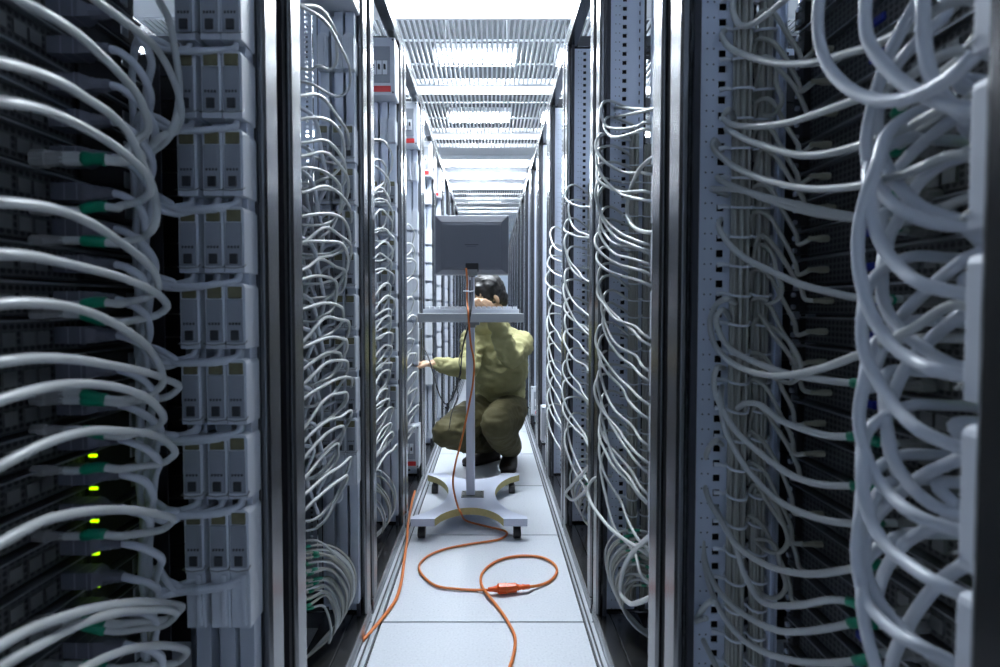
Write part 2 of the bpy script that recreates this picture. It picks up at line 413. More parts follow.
strip_full = make_strip(True); strip_lite = make_strip(False); index_kids()
used = {'f': False, 'l': False}
cols = [(.081,'innermost'),(.0435,'middle'),(.013,'aisle-side')]
def put_strip(f, d, label, full, grp):
    k = 'f' if full else 'l'; src = strip_full if full else strip_lite
    o = src if not used[k] else copy_tree(src); used[k] = True
    o.location = f.w(-.066 if f is RF[0] else 0, d, 0); o.rotation_euler = (0,0, PI if f.side == 'L' else 0)
    tag(o, label, 'socket strip', grp); return o
for i, f in enumerate(LF[:8]):
    for d, nm in cols:
        put_strip(f, d, 'pale vertical socket strip in the %s left rack, the %s of three' % ('nearest' if i == 0 else ORD[i], nm), i < 3, 'vertical socket strips')
for i, f in enumerate(RF[:2]):
    for d, nm in cols:
        if i == 1 and nm != 'aisle-side': continue
        put_strip(f, d, 'pale grey vertical socket strip in the %s right rack, the %s one' % ('nearest' if i == 0 else ORD[i], nm), True, 'vertical socket strips')
# breaker boxes
def make_box(h=.215):
    b = empty('breaker_box')
    m = MB(); m.box(.0, .135, .066, .150, 0, h); m.build('housing', M['pdu'], b, bevel=.004)
    m = MB(); m.box(.018,.117,.150,.154,.045 if h>.15 else .03,h-.035); m.build('window_frame', M['pdu_face'], b, bevel=.002)
    for q in range(4):
        m = MB(); x = .028+q*.021; m.box(x, x+.017, .153,.158, .075,.125); m.box(x+.005,x+.012,.157,.168,.092,.108,1)
        m.build('breaker', [M['white'], M['black']], b)
    m = MB(); m.box(.016,.105,.1502,.1525,.012,.034); m.build('label_strip', M['red'], b)
    for x in (.008,.127):
        for z in (.010, h-.010):
            m = MB(); m.cyl((x,.149,z),(x,.152,z),.0035,seg=8); m.build('screw', M['dark'], b)
    return b
bx = make_box(); index_kids()
for i, f in enumerate(LF[1:6]):
    o = bx if i == 0 else copy_tree(bx)
    o.location = f.w(0, .006, 1.727); o.rotation_euler = (0,0,PI)
    tag(o, 'white breaker box with red strip at the top of the %s left rack' % ORD[i+1], 'breaker box', 'breaker boxes')
for f, u, z, lab in ((LF[3], -.0, .12, 'white breaker box near the floor in the fourth left rack, beside the cart base'),):
    o = copy_tree(bx); o.location = f.w(u, .006, z); o.rotation_euler = (0,0,PI); tag(o, lab, 'breaker box', 'breaker boxes')
for yy, z, lab in ((3.18, .12, 'small breaker box near the floor on the right, behind the crouching person'), (3.95, .12, 'farther small breaker box near the floor on the right')):
    o = copy_tree(bx); o.location = (XR+.14, yy, z); o.rotation_euler = (0,0,PI); tag(o, lab, 'breaker box', 'breaker boxes')

# ------------------------------------------------------------------ servers
ZS0 = .806; U1 = .04445
def make_server():
    s = empty('rack_server'); D = .19
    m = MB(); m.box(D+.002, .78, .078, .522, -.0205, .0205, 0); m.box(D-.010, D+.02, .078, .522, .0185, .0205, 1); m.build('chassis', [M['server'], M['lip']], s)
    m = MB(); m.box(D, D+.002, .20, .50, -.018, .018); m.build('vent_panel', M['grille'], s)
    m = MB(); m.box(D-.004, D+.02, .085, .192, -.0175, .0175, 0); m.box(D-.006,D-.003,.10,.115,-.012,.012,1); m.build('power_supply', [M['server'], M['lip']], s, bevel=.0015)
    m = MB()
    for u in (.255, .275, .300): m.box(D-.003, D+.004, u-.008, u+.008, -.010, .006)
    m.build('network_ports', M['steel'], s)
    m = MB(); m.box(D-.004, D+.003, .352, .376, -.007, .004); m.build('video_port', M['blue'], s, bevel=.002)
    m = MB(); m.box(D-.009,D+.003,.505,.53,-.016,.016,0); m.cyl((D-.013,.517,-.009),(D-.008,.517,-.009),.004,seg=8,mi=1); m.cyl((D-.013,.517,.010),(D-.008,.517,.010),.004,seg=8,mi=1); m.build('mounting_ear', [M['server'], M['zinc2']], s)
    m = MB(); m.cyl((D-.012,.190,.0135),(D-.003,.190,.0135),.0022,seg=8); m.build('status_light', M['dark'], s)
    return s
srv = make_server(); index_kids(); sf = True
def nth_name(i): return 'nearest' if i == 0 else ORD[i]
def place_server(f, i, k, n):
    global sf
    lit = f is LF[0] and -6 <= k <= -2 or f is RF[0] and k in (1,-3,6)
    if sf: o = srv
    else:
        o = copy_tree(srv)
        if lit:
            sl = LAST['status_light'].material_slots[0]; sl.link = 'OBJECT'; sl.material = M['ledg']
    sf = False
    f.place(o, ZS0 + U1*k)
    tag(o, 'thin black server in the %s %s rack, %s' % (nth_name(i), SN[f.side], top_ord(n)), 'server', 'rack servers')
    return o
KTOP, KBOT = 15, -12
LIT = {('L',-1),('L',-2),('L',-3),('L',-4),('L',-5),('L',0),('R',1),('R',-3),('R',6)}
for f, i in ((LF[0],0),(RF[0],0)):
    n = 0
    for k in range(KTOP if i == 0 and f is LF[0] else 13, KBOT-1, -1):
        o = place_server(f, i, k, n); n += 1
for f, i in ((LF[1],1),(RF[1],1)):
    n = 0
    for k in range(13, -11, -1): place_server(f, i, k, n); n += 1

# ------------------------------------------------------------------ cables
def cable(name, pts, r, m, label, cat, grp, n=6, seg=8, sleeve=None, plug=None, plugmat=None, plug_len=.034, plug_r=.0065, boot=False):
    P = spline(pts, n); o0 = P[0].copy()
    mb = MB(); mb.tube(P, r, seg)
    o = mb.build(name, m, smooth=True, origin=o0); tag(o, label, cat, grp)
    L = [0]
    for a, b in zip(P, P[1:]): L.append(L[-1]+(b-a).length)
    if sleeve:
        for (s0, s1) in sleeve:   # distances from the END of the cable
            q = [p for p, l in zip(P, L) if s0 <= L[-1]-l <= s1]
            if len(q) >= 2:
                mb = MB(); mb.tube(q, r*1.35, seg); c = mb.build('sleeve', M['green'], smooth=True, origin=o0); c.parent = o; c.matrix_parent_inverse = Matrix.Identity(4); c.location = (0,0,0)
    if plug:
        d = Vector(plug).normalized(); e = P[-1]
        mb = MB()
        if boot:
            a = d.orthogonal().normalized()
            mb.tube([e-d*.002, e+d*.006, e+d*.007, e+d*.012, e+d*.013, e+d*.02], [r*1.3, r*1.6, r*1.25, r*1.8, r*1.4, r*2.0], 10)
            z = Vector((0,0,1)); b = d.cross(z).normalized(); n0 = len(mb.v)
            p0 = e+d*.02; p1 = e+d*(.02+plug_len)
            for p, hw, hh in ((p0,.008,.0075),(p0+d*.01,.0125,.0105),(p1,.0125,.0105)):
                for sx, sz in ((-1,-1),(1,-1),(1,1),(-1,1)): mb.v.append(tuple(p+b*hw*sx+z*hh*sz))
            for t in (0,4):
                for j in range(4): mb.f.append((n0+t+j,n0+t+(j+1)%4,n0+t+4+(j+1)%4,n0+t+4+j)); mb.m.append(0)
            mb.f += [(n0+3,n0+2,n0+1,n0),(n0+8,n0+9,n0+10,n0+11)]; mb.m += [0,0]
            for t in (.3,.62):   # pale ribs on the moulding
                p = p0+d*plug_len*t; k0 = len(mb.v)
                mb.v += [tuple(p+b*.0132*sx+z*.0112*sz+d*dd) for dd in (0,.0015) for sx, sz in ((-1,-1),(1,-1),(1,1),(-1,1))]
                for j in range(4): mb.f.append((k0+j,k0+(j+1)%4,k0+4+(j+1)%4,k0+4+j)); mb.m.append(1)
            c = mb.build('plug', [plugmat, M['pdu_face']], origin=o0)
        else:
            mb.tube([e-d*.004, e+d*.002, e+d*plug_len*.45, e+d*plug_len*.5, e+d*plug_len], [r*1.1, plug_r*.8, plug_r, plug_r*1.2, plug_r*1.1], 6)
            c = mb.build('plug', plugmat or M['rj'], origin=o0)
        c.parent = o; c.location = (0,0,0)
    return o
IN = {'L': Vector((-1,0,0)), 'R': Vector((1,0,0))}
rnd = random.uniform
# ---- nearest left rack: traced patch-cable arcs
def xl(px): return -.385 - .045*min(1.1, max(0, px)/165)
LC = [
 [(-60,-45),(20,0),(50,16),(80,36),(100,54),(120,74),(137,94),(145,112),(148,130)],
 [(60,-30),(96,0),(120,18),(141,34),(159,52),(171,74),(179,96),(181,116),(174,132),(162,136)],
 [(150,-30),(159,0),(169,20),(175,50),(179,80),(178,110),(168,138)],
 [(-70,52),(0,62),(30,70),(60,82),(86,98),(110,114),(128,133),(141,160),(153,188),(157,210),(153,228)],
 [(-70,100),(0,102),(30,106),(60,116),(90,131),(112,144),(130,158),(147,176),(150,192)],
 [(-70,200),(0,202),(40,206),(70,214),(96,226),(120,242),(141,258),(154,272),(158,288)],
 [(-70,256),(0,254),(30,256),(60,262),(90,269),(120,277),(145,287),(161,297),(167,306)],
 [(-70,318),(0,304),(40,303),(70,307),(96,315),(120,327),(141,341),(153,355),(161,370),(162,384)],
 [(-70,372),(0,362),(40,358),(80,360),(110,365),(141,371),(165,379),(179,387)],
 [(-70,425),(0,400),(30,391),(60,385),(90,384),(120,388),(141,395),(155,405),(163,420)],
 [(-70,505),(0,466),(30,450),(60,438),(90,431),(120,431),(149,434),(167,442),(175,453)],
 [(-70,580),(0,543),(40,522),(70,514),(100,510),(130,510),(157,514),(173,520)],
 [(-70,690),(0,645),(40,625),(70,615),(100,607),(141,602),(171,604),(182,608)],
 [(-70,715),(0,667),(40,645),(70,629),(100,617),(141,610),(167,610),(176,615)],
 [(30,700),(86,667),(112,655),(141,647),(171,646),(187,653)],
]
for i, tr in enumerate(LC):
    pts = [PX(a, b, xl(a)+rnd(-.006,.006)) for a, b in tr]
    lx, ly = tr[-1]
    yr = ly + (22 if lx < 150 else 14)
    if i == 0: yr = 152
    if i < 3: yr += 8
    ye = yr + rnd(-6, 4)
    pts += [PX(lx-10, ly+9, -.445), PX(min(lx-30, 135), yr, -.452), PY(117, yr+2, .61), PY(100, yr, .603), PY(80, ye, .601), PY(62, ye, .601)]
    cable('patch_cable', pts, .0048, M['cable'],
          'thick grey patch cable arcing across the nearest left rack, %s' % top_ord(i), 'cable', 'patch cables arcing across the nearest left rack',
          sleeve=[(.022,.052)], plug=(-1,0,0), plugmat=M['rj'])
# thin return leads with green sleeves that belong to loops starting above/below the frame
# ---- nearest left rack: power cords from the socket modules to the servers
f = LF[0]; n = 0
for k in range(11, -9, -1):
    z = ZS0 + U1*k
    row = max(-3, min(4, round((z-.10-ZM0)/ZP))); zb = ZM0+ZP*row-MH
    ci = (k*2) % 3; d0 = cols[ci][0]+.014
    uj = rnd(-.006,.006); dr = rnd(-.008,.008)
    pts = [f.w(.095, d0, zb-.002), f.w(.100, d0, zb-.012), f.w(.108, d0+.018, zb-.020), f.w(.118, .125+dr, zb-.022+rnd(-.006,.004)),
           f.w(.150, .135+dr, zb-.010+(.0 if zb < z else .04)), f.w(.172+uj, .118+dr, z-.070), f.w(.190+uj, .100+dr, z-.040), f.w(.212, .098, z-.015), f.w(.2245, .110, z-.003), f.w(.2245,.122, z)]
    cable('power_cord', pts, .0050, M['cord'], 'pale power cord plugged into a server, nearest left rack, %s' % top_ord(n), 'cable', 'power cords in the nearest left rack',
          plug=(-1,0,0), plugmat=M['c13'], boot=True, plug_len=.048); n += 1
# ---- short cords from the strip modules
n = 0
for row in range(4, -4, -1):
    zb = ZM0+ZP*row-MH
    for ci in (0, 2):
        d0 = cols[ci][0]+.014
        e = rnd(-.01,.01)
        pts = [f.w(.097, d0, zb), f.w(.103, d0, zb-.010), f.w(.112, d0+.025, zb-.017), f.w(.118, .115, zb-.014-ci*.003), f.w(.125, .150, zb-.005+e), f.w(.115, .170, zb-.05), f.w(.110, .172, zb-.15+e), f.w(.11,.175,zb-.24)]
        cable('power_cord', pts, .0048, M['cord'], 'short cord under a socket module, nearest left rack, %s' % top_ord(n), 'cable', 'cords leaving the socket modules'); n += 1

# ---- nearest right rack: patch cables from the bundles
RA = [  # (points, kind)  g: ends in a green sleeve and a plug, l: sweeps on towards the near end and returns
 ([(740,-30),(735,-8),(733,10),(740,25),(752,24),(770,12),(790,-5),(815,-30)],'l'),
 ([(727,28),(722,36),(728,46),(745,55),(775,63),(810,63),(845,54),(868,47),(905,30),(960,0)],'l'),
 ([(734,118),(728,110),(724,116),(730,124),(755,126),(790,122),(830,109),(858,99),(900,82),(960,50)],'l'),
 ([(726,128),(730,131),(745,139),(765,146),(800,155),(830,153),(860,145),(900,131),(960,105)],'l'),
 ([(724,155),(714,140),(713,146),(725,160),(745,172),(780,184),(815,189),(850,187),(868,184),(910,172),(960,155)],'l'),
 ([(715,174),(722,181),(738,188),(765,199),(800,210),(830,216),(862,219),(905,217)],'g'),
 ([(728,196),(712,189),(722,189),(740,190),(765,197),(800,205),(830,212),(860,217),(890,222)],'g'),
 ([(722,216),(719,228),(730,245),(745,258),(765,268),(800,284),(830,292),(858,298),(890,300)],'g'),
 ([(735,303),(727,299),(716,305),(710,322),(714,343),(728,360),(752,372),(780,376),(815,370),(840,362),(862,353),(910,330),(960,305)],'l'),
 ([(730,318),(722,310),(716,318),(722,338),(735,352),(755,362),(785,373),(810,378),(840,382),(865,384)],'g'),
 ([(724,368),(717,368),(714,378),(716,395),(724,412),(735,430),(752,446),(772,462),(795,477),(825,485),(857,486)],'g'),
 ([(722,385),(721,400),(724,425),(735,450),(752,475),(775,498),(800,512),(830,521),(858,524),(875,524)],'g'),
 ([(738,408),(748,403),(760,405),(780,420),(800,428),(830,436),(858,437)],'g'),
 ([(715,505),(728,533),(740,548),(760,562),(785,571),(815,574),(845,570),(868,566)],'g'),
 ([(705,500),(703,533),(705,560),(715,585),(732,605),(755,621),(780,631),(810,631),(840,626),(860,622)],'g'),
 ([(701,520),(702,545),(708,580),(720,610),(738,635),(760,650),(790,660),(830,663),(866,659)],'g'),
 ([(722,445),(715,441),(707,452),(703,475),(709,500),(722,522),(735,545),(745,575),(760,600),(790,606),(840,600)],'g'),
 ([(705,563),(698,560),(690,570),(689,600),(697,625),(712,658),(730,690),(790,720)],'l'),
 ([(713,600),(706,605),(695,622),(685,650),(684,690)],'x'),
 ([(706,618),(698,620),(685,630),(673,655),(668,690)],'x'),
]
f = RF[0]
RA.sort(key=lambda t: t[0][2][1])
for i, (tr, kd) in enumerate(RA):
    pts = []
    for j, (a, b) in enumerate(tr):
        t = max(0, min(1, (a-715)/145))
        X = (.357 + .066*t) if kd == 'g' else (.357+.018*t)
        if j == 0: X += .025
        if kd == 'x': X = .345
        pts.append(PX(a, b, X))
    kw = {}
    if kd == 'g':
        e = pts[-1]; z = e.z+rnd(-.004,.004)
        pts += [Vector((.440, .568, z)), Vector((.458, .566, z))]
        kw = dict(sleeve=[(.020,.052)], plug=(1,0,0), plugmat=M['rj'])
    if kd == 'l' and i not in (0,):
        e = pts[-1]; z = e.z-.02
        if i < 12: pts += [Vector((.39, e.y-.02, z)), Vector((.42, .50, z-.012)), Vector((.435,.555,z-.018)), Vector((.458, .566, z-.018))]; kw = dict(sleeve=[(.020,.05)], plug=(1,0,0), plugmat=M['rj'])
    cable('patch_cable', pts, .0044, M['cable'] , 'grey patch cable sweeping across the nearest right rack, %s' % top_ord(i), 'cable', 'patch cables in the nearest right rack', **kw)
# ---- nearest right rack: thick cords curling in front of the near strip
RP = [
 (.335,[(825,-50),(820,-8),(818,30),(826,62),(842,83),(865,97),(888,101),(915,96),(945,81),(970,60),(992,35)]),
 (.345,[(875,-40),(866,0),(867,36),(885,66),(910,88),(937,101),(970,110),(1000,112)]),
 (.355,[(924,-30),(923,0),(924,43),(931,76),(946,100),(970,120)]),
 (.365,[(935,-35),(918,0),(892,48),(874,100),(866,145),(873,178),(897,207),(935,223),(985,228)]),
 (.380,[(945,15),(919,40),(895,68),(880,100),(878,140),(890,173),(913,201),(945,217),(972,222)]),
 (.405,[(985,105),(955,119),(930,137),(901,165),(885,190),(876,215)]),
 (.400,[(985,148),(966,155),(941,165),(919,183),(901,214),(890,236),(884,270)]),
 (.345,[(890,130),(876,168),(864,203),(858,240),(860,275),(870,311),(889,342),(914,361),(940,371),(972,377)]),
 (.350,[(872,160),(869,190),(873,220),(882,245),(900,268),(925,285),(974,296)]),
 (.385,[(885,235),(882,272),(884,303),(898,328),(926,350),(950,364),(972,370)]),
 (.400,[(985,248),(964,260),(934,284),(901,317),(882,350),(870,390)]),
 (.395,[(980,305),(964,313),(932,338),(908,364),(894,393),(887,420),(890,455),(900,480)]),
 (.348,[(872,280),(863,315),(864,350),(877,380),(898,410),(923,432),(968,451)]),
 (.352,[(874,345),(864,382),(859,415),(863,445),(872,470),(890,495),(919,517),(965,534)]),
 (.345,[(868,430),(862,467),(866,506),(883,542),(912,567),(941,585),(975,600)]),
 (.352,[(866,480),(860,517),(857,560),(866,600),(890,628),(919,646),(955,663)]),
 (.365,[(872,505),(866,535),(866,571),(881,604),(905,632),(930,653),(955,668)]),
 (.350,[(866,560),(862,595),(865,625),(873,657),(885,690)]),
 (.400,[(975,452),(959,459),(926,474),(898,495),(876,518),(868,540)]),
 (.402,[(960,512),(930,528),(905,543),(887,567),(876,600)]),
 (.380,[(884,395),(887,427),(894,459),(908,483),(930,503),(960,517)]),
 (.400,[(985,553),(966,564),(940,582),(914,615),(896,650),(888,680)]),
]
RP.sort(key=lambda t: t[1][1][1])
for i, (X, tr) in enumerate(RP):
    pts = [PX(a, b, X + (.0 if 0 < j < len(tr)-1 else .02)) for j, (a, b) in enumerate(tr)]
    a0 = pts[0]; pts = [Vector((.487, a0.y+.01, a0.z+.02)), Vector((.45, a0.y+.01, a0.z+.022)), Vector((.405, a0.y+.004, a0.z+.022))] + pts
    cable('power_cord', pts, .0055, M['cord'], 'thick pale power cord curling in the nearest right rack, %s' % top_ord(i), 'cable', 'thick power cords at the nearest right rack', seg=12)
# ---- nearest right rack: thin beige leads from the inner bundle down to plugs
f = RF[0]; n = 0
for k in range(11, -8, -1):
    z = ZS0+U1*k; a = rnd(-.006,.006)
    if k % 3 == 0:
        pts = [f.w(.545,.128,z+.02), f.w(.530,.122,z+.085+a), f.w(.505,.120,z+.105+a), f.w(.485,.128,z+.085), f.w(.474,.150,z+.045+a), f.w(.466,.160,z+.018), f.w(.452,.158,z+.002), f.w(.441,.166,z)]
    else:
        pts = [f.w(.545,.128,z+.05), f.w(.525,.118,z+.095+a), f.w(.505,.128,z+.09), f.w(.490,.145,z+.05+a), f.w(.478,.158,z+.012), f.w(.460,.152,z-.006), f.w(.441,.158,z)]
    cable('thin_lead', pts, .0034, M['cable2'], 'thin beige lead plugged in, nearest right rack, %s' % top_ord(n), 'cable', 'thin beige leads in the nearest right rack', plug=(1,0,0), plugmat=M['beigeplug'], plug_len=.024, plug_r=.0045); n += 1
# hanging loops between the bundles
for i, (a, b, c_, dd) in enumerate(((742,62,36,.13),(745,330,52,.135),(740,500,44,.13),(738,250,40,.13),(742,545,40,.13))):
    X = XR+dd
    tr = [(a,b+20),(a+4,b+2),(a+18,b-6),(a+34,b+2),(a+c_-2,b+20),(a+c_+4,b+40),(a+c_-4,b+52),(a+c_-18,b+50),(a+12,b+36),(a,b+10)]
    cable('slack_loop', [PX(p, q, X) for p, q in tr], .0034, M['cable2'], 'slack coil of thin grey cable tied in the nearest right rack, %s' % ['topmost','third from the top','fourth from the top','second from the top','lowest'][i], 'cable', 'slack coils in the nearest right rack')
# ---- vertical bundles with ties
def make_bundle(nc, R, seed, ztop=1.9):
    rr = random.Random(seed)
    b = empty('cable_bundle')
    for i in range(nc):
        a = i*2.4; rad = R*math.sqrt((i+.4)/nc); ph = rr.uniform(0, 6)
        pts = []
        for k in range(26):
            z = .10+k*(ztop-.10)/25; aa = a+.35*math.sin(z*2.1+ph)
            pts.append(Vector((rad*math.cos(aa), rad*math.sin(aa), z)))
        mb = MB(); mb.tube(spline(pts, 2), .0030, 6); mb.build('strand', M['cable2'], b, smooth=True)
    z = .16; q = 0
    while z < ztop-.04:
        mb = MB(); rt = R+.0035
        pts = [Vector((rt*math.cos(t), rt*math.sin(t), z+.004*math.sin(t))) for t in [2*PI*j/14 for j in range(15)]]
        mb.tube(pts, .0022, 6)
        mb.tube([Vector((-rt,0,z)), Vector((-rt-.010,.002,z+.002)), Vector((-rt-.018,.006,z+.001))], [.0026,.0034,.0042], 6)
        mb.build('tie', M['tie'], b, smooth=True); z += .0465; q += 1
    return b
bunA = make_bundle(11, .0125, 3); bunA2 = make_bundle(9, .0115, 5); bun = make_bundle(10, .0125, 13, 1.42); bun2 = make_bundle(8, .0115, 15, 1.38); index_kids()
fi = [True, True]
for i, f in enumerate(RF[:5]):
    for wi, (src, d, u, nm) in enumerate(((bunA if i == 0 else bun, .098, .528, 'outer'), (bunA2 if i == 0 else bun2, .135, .532, 'inner'))):
        o = src if i < 2 else copy_tree(src)
        o.location = f.w(u, d, 0)
        tag(o, 'vertical grey cable bundle with white ties, %s right rack, the %s one' % (nth_name(i), nm), 'cable bundle', 'tied cable bundles')
# ---- loops in the further racks
def loops_right(i, zs, r, jit=1.0, label='thin'):
    f = RF[i]
    for n, z in enumerate(zs):
        a = lambda s: rnd(-s, s)*jit
        out = -.004 + a(.012); drop = .105 + a(.045)
        pts = [f.w(.53, .095, z+.01+a(.02)), f.w(.525+a(.01), .040, z+.035), f.w(.512+a(.012), .012+out, z+.030), f.w(.482+a(.010), -.006+out, z-.005+a(.008)), f.w(.44+a(.015), .000+out*.6, z-drop*.52),
               f.w(.37, .018+a(.01), z-drop*.88), f.w(.30, .032+a(.01), z-drop*1.05), f.w(.22, .04, z-drop*1.15-.01), f.w(.20, .09, z-drop-.05), f.w(.262, .13, z-drop-.05), f.w(.265,.155, z-drop-.05)]
        cable('patch_cable', pts, r, M['cable'], '%s grey patch cable looping out of the %s right rack, %s' % (label, ORD[i], top_ord(n)), 'cable', 'patch cable loops in the %s right rack' % ORD[i], n=5, seg=7, plug=(1,0,0), plugmat=M['rj'])
def loops_left(i, zs, r, jit=1.0):
    f = LF[i]
    for n, z in enumerate(zs):
        a = lambda s: rnd(-s, s)*jit
        far = .155 + a(.055); drop = .055 + a(.035); o = a(.010)
        pts = [f.w(.53, .07, z-.04+a(.04)), f.w(.46, .035, z-.012+a(.025)), f.w(.36, .016+o, z+.020), f.w(.27, .010+o, z+.018+a(.008)), f.w(far+.048, .014+o, z+.004), f.w(far+.006, .028+o, z-.026), f.w(far+.010, .044, z-.03-drop*.5), f.w(far+.055, .058, z-.032-drop*.85), f.w(.255, .080, z-drop-.036),
               f.w(.268, .105, z-drop-.036), f.w(.268,.130,z-drop-.036), f.w(.268,.155, z-drop-.036)]
        cable('patch_cable', pts, r, M['cable'], 'thin grey patch cable looping inside the %s left rack, %s' % (ORD[i], top_ord(n)), 'cable', 'patch cable loops in the %s left rack' % ORD[i], n=5, seg=7, sleeve=[(.022,.05)], plug=(-1,0,0), plugmat=M['rj'])
def zrange(z1, z0, n, j=.012): return [z1+(z0-z1)*k/(n-1)+rnd(-j, j) for k in range(n)]
def srt(z): return sorted(z, reverse=True)
loops_right(1, srt(zrange(1.46, .50, 25)), .0037)
loops_right(2, srt(zrange(1.38, .42, 16)), .0040)
loops_right(3, srt(zrange(1.30, .40, 13)), .0042)
loops_left(1, srt([1.56,1.535]+zrange(1.36, .50, 23)), .0037)
loops_left(2, srt(zrange(1.46, .40, 24)), .0037)
loops_left(3, srt(zrange(1.30, .34, 12)), .0040)
# two big loops in the second right rack, straight leads and a loose loop low down
big = [([(668,152),(652,158),(638,172),(629,195),(627,212),(632,225),(645,232),(668,231)], .335, .0048, 'large thick grey loop near the top of the second right rack'),
       ([(668,520),(648,538),(630,556),(622,575),(621,592),(629,603),(640,602),(668,588)], .325, .0055, 'large thick grey loop low in the second right rack'),
       ([(672,103),(655,108),(640,112),(625,115),(607,119),(600,121)], .345, .0036, 'straight grey lead with a free end at the top of the second right rack'),
       ([(669,114),(650,110),(630,108),(612,107)], .350, .0034, 'short grey lead crossing at the top of the second right rack'),
       ([(650,556,1.05),(640,549,1.10),(618,535,1.20),(603,520,1.31),(590,500,1.42),(588,488,1.45),(595,478,1.45),(612,476,1.43)], None, .0044, 'wide grey loop bulging from the second right rack near its base'),
       ([(596,458,1.62),(586,470,1.70),(572,485,1.88),(566,494,1.97),(572,500,1.90),(586,490,1.72),(596,478,1.62)], None, .0055, 'short thick loop hanging low in the third right rack')]
for tr, X, r, lab in big:
    cable('patch_cable', [PX(q[0], q[1], X) if X else PY(*q) for q in tr], r, M['cable'], lab, 'cable', None, seg=10)
# power cords in the second and third left racks (thick diagonal runs)
for i, nn, ztop in ((1, 12, 1.30), (2, 8, 1.25)):
    f = LF[i]
    for n in range(nn):
        z = ztop - n*(.86/nn)+rnd(-.01,.01); a = rnd(-.01,.01); d1 = .07+.035*(n%2)
        pts = [f.w(.30, .10, z+.09), f.w(.27, .075+a, z+.07), f.w(.235, d1+a, z), f.w(.20, d1+a, z-.07), f.w(.17, .10, z-.13), f.w(.145+a, .105, z-.15), f.w(.12, .09, z-.13), f.w(.104, .062, z-.118), f.w(.098,.058,z-.10)]
        cable('power_cord', pts, .0050, M['cord'], 'pale power cord running down inside the %s left rack, %s' % (ORD[i], top_ord(n)), 'cable', 'power cords in the %s left rack' % ORD[i], n=5)
# ---- switch with a fan of cables at the foot of the racks
def fan(f, i, n, right, r=.0032):
    sw = empty('network_switch'); f.place(sw, .30)
    m = MB(); m.box(.185,.55,.078,.522,-.02,.02); m.build('case', M['server'], sw)
    m = MB()
    for q in range(16): m.box(.181,.187,.10+q*.025,.118+q*.025,-.008,.010)
    m.build('port_row', M['steel'], sw)
    tag(sw, 'network switch low in the %s %s rack behind a fan of thin cables' % (ORD[i], SN[f.side]), 'network switch')
    for k in range(n):
        t = (k+rnd(-.9,.9))/(n-1); a = rnd(-.03,.02); rr = rnd(-.03,.03)
        if right:
            pts = [f.w(.36-.10*t, .155, .33-.12*t), f.w(.40+rr, .10, .345-.14*t), f.w(.455+a, .045+.02*t, .32-.15*t), f.w(.50-.06*t+a, .020+.03*t, .25-.12*t), f.w(.49-.05*t+a, .03+.03*t, .17-.06*t), f.w(.44+rr, .07, .10), f.w(.38, .12, .075)]
            pts = pts[::-1]
            P0 = IN['R']
        else:
            pts = [f.w(.34-.06*t, .14, .36-.16*t), f.w(.27+rr, .09, .36-.16*t), f.w(.20+a, .05+.02*t, .31-.14*t), f.w(.135+.08*t+a, .018+.03*t, .22-.10*t), f.w(.13+.09*t+a, .022+.03*t, .14-.05*t), f.w(.19+rr, .06, .085), f.w(.27, .10, .07)]
            pts = pts[::-1]
            P0 = IN['L']
        cable('patch_cable', pts, r, M['cable2'] if k % 3 else M['cable'], 'thin cable in the fan low in the %s %s rack, %s' % (ORD[i], SN[f.side], top_ord(k)), 'cable', 'fan of cables at the foot of the %s %s rack' % (ORD[i], SN[f.side]), n=5, seg=6, sleeve=[(.03+.02*(k%3)+(.05 if right else 0), .07+.02*(k%3)+(.05 if right else 0))], plug=P0, plugmat=M['rj'], plug_len=.03)
fan(LF[1], 1, 22, False); fan(RF[1], 1, 22, True); fan(LF[2], 2, 8, False); fan(RF[2], 2, 10, True)

# ------------------------------------------------------------------ cart
CX, CY = -.083, 2.275
cart = empty('computer_cart', (CX, CY, 0))
yf, yb = -.265, .300; wf, wb = .232, .229
def arc(p, q, bulge, n=14):
    p, q = Vector(p), Vector(q); m = (p+q)/2; d = (q-p); nrm = Vector((-d.y, d.x)).normalized(); out = []
    for i in range(n+1):
        t = i/n; s = 4*t*(1-t); s = s**.75
        out.append(tuple(p + d*t + nrm*bulge*s))
    return out
out = []
arm = .095
out += [(-wf, yf), (-wf+arm, yf)]
out += arc((-wf+arm, yf), (wf-arm, yf), .115)[1:]
out += [(wf, yf)]
out += [(wf, yf+.025)] + arc((wf, yf+.025), (wb, yb-.03), .125)[1:]
out += [(wb, yb), (wb-arm*.9, yb)] + arc((wb-arm*.9, yb), (-wb+arm*.9, yb), .095)[1:] + [(-wb, yb)]
out += [(-wb, yb-.03)] + arc((-wb, yb-.03), (-wf, yf+.025), .125)[1:]
me = MB(); me.prism(out, .058, .088); 
base = me.build('base', [M['cartwhite'], M['cartedge']], cart)
for p in base.data.polygons:
    if abs(p.normal.z) < .5:
        c0 = p.center; straight = abs(c0.y-yf) < .004 and abs(p.normal.y) > .99 or abs(c0.y-yb) < .004 and abs(p.normal.y) > .99
        p.material_index = 0 if straight else 1
m = MB(); m.box(-.045,.055,-.038,.038,.088,.092); [m.cyl((x,y,.091),(x,y,.095),.005,seg=8) for x in (-.035,.045) for y in (-.026,.026)]; m.build('mounting_plate', M['steel'], cart)
m = MB(); m.prism([(-.020,-.019),(.012,-.019),(.015,-.016),(.015,.016),(.012,.019),(-.020,.019),(-.023,.016),(-.023,-.016)], .092, 1.085); m.build('pole', M['pole'], cart, bevel=.002)
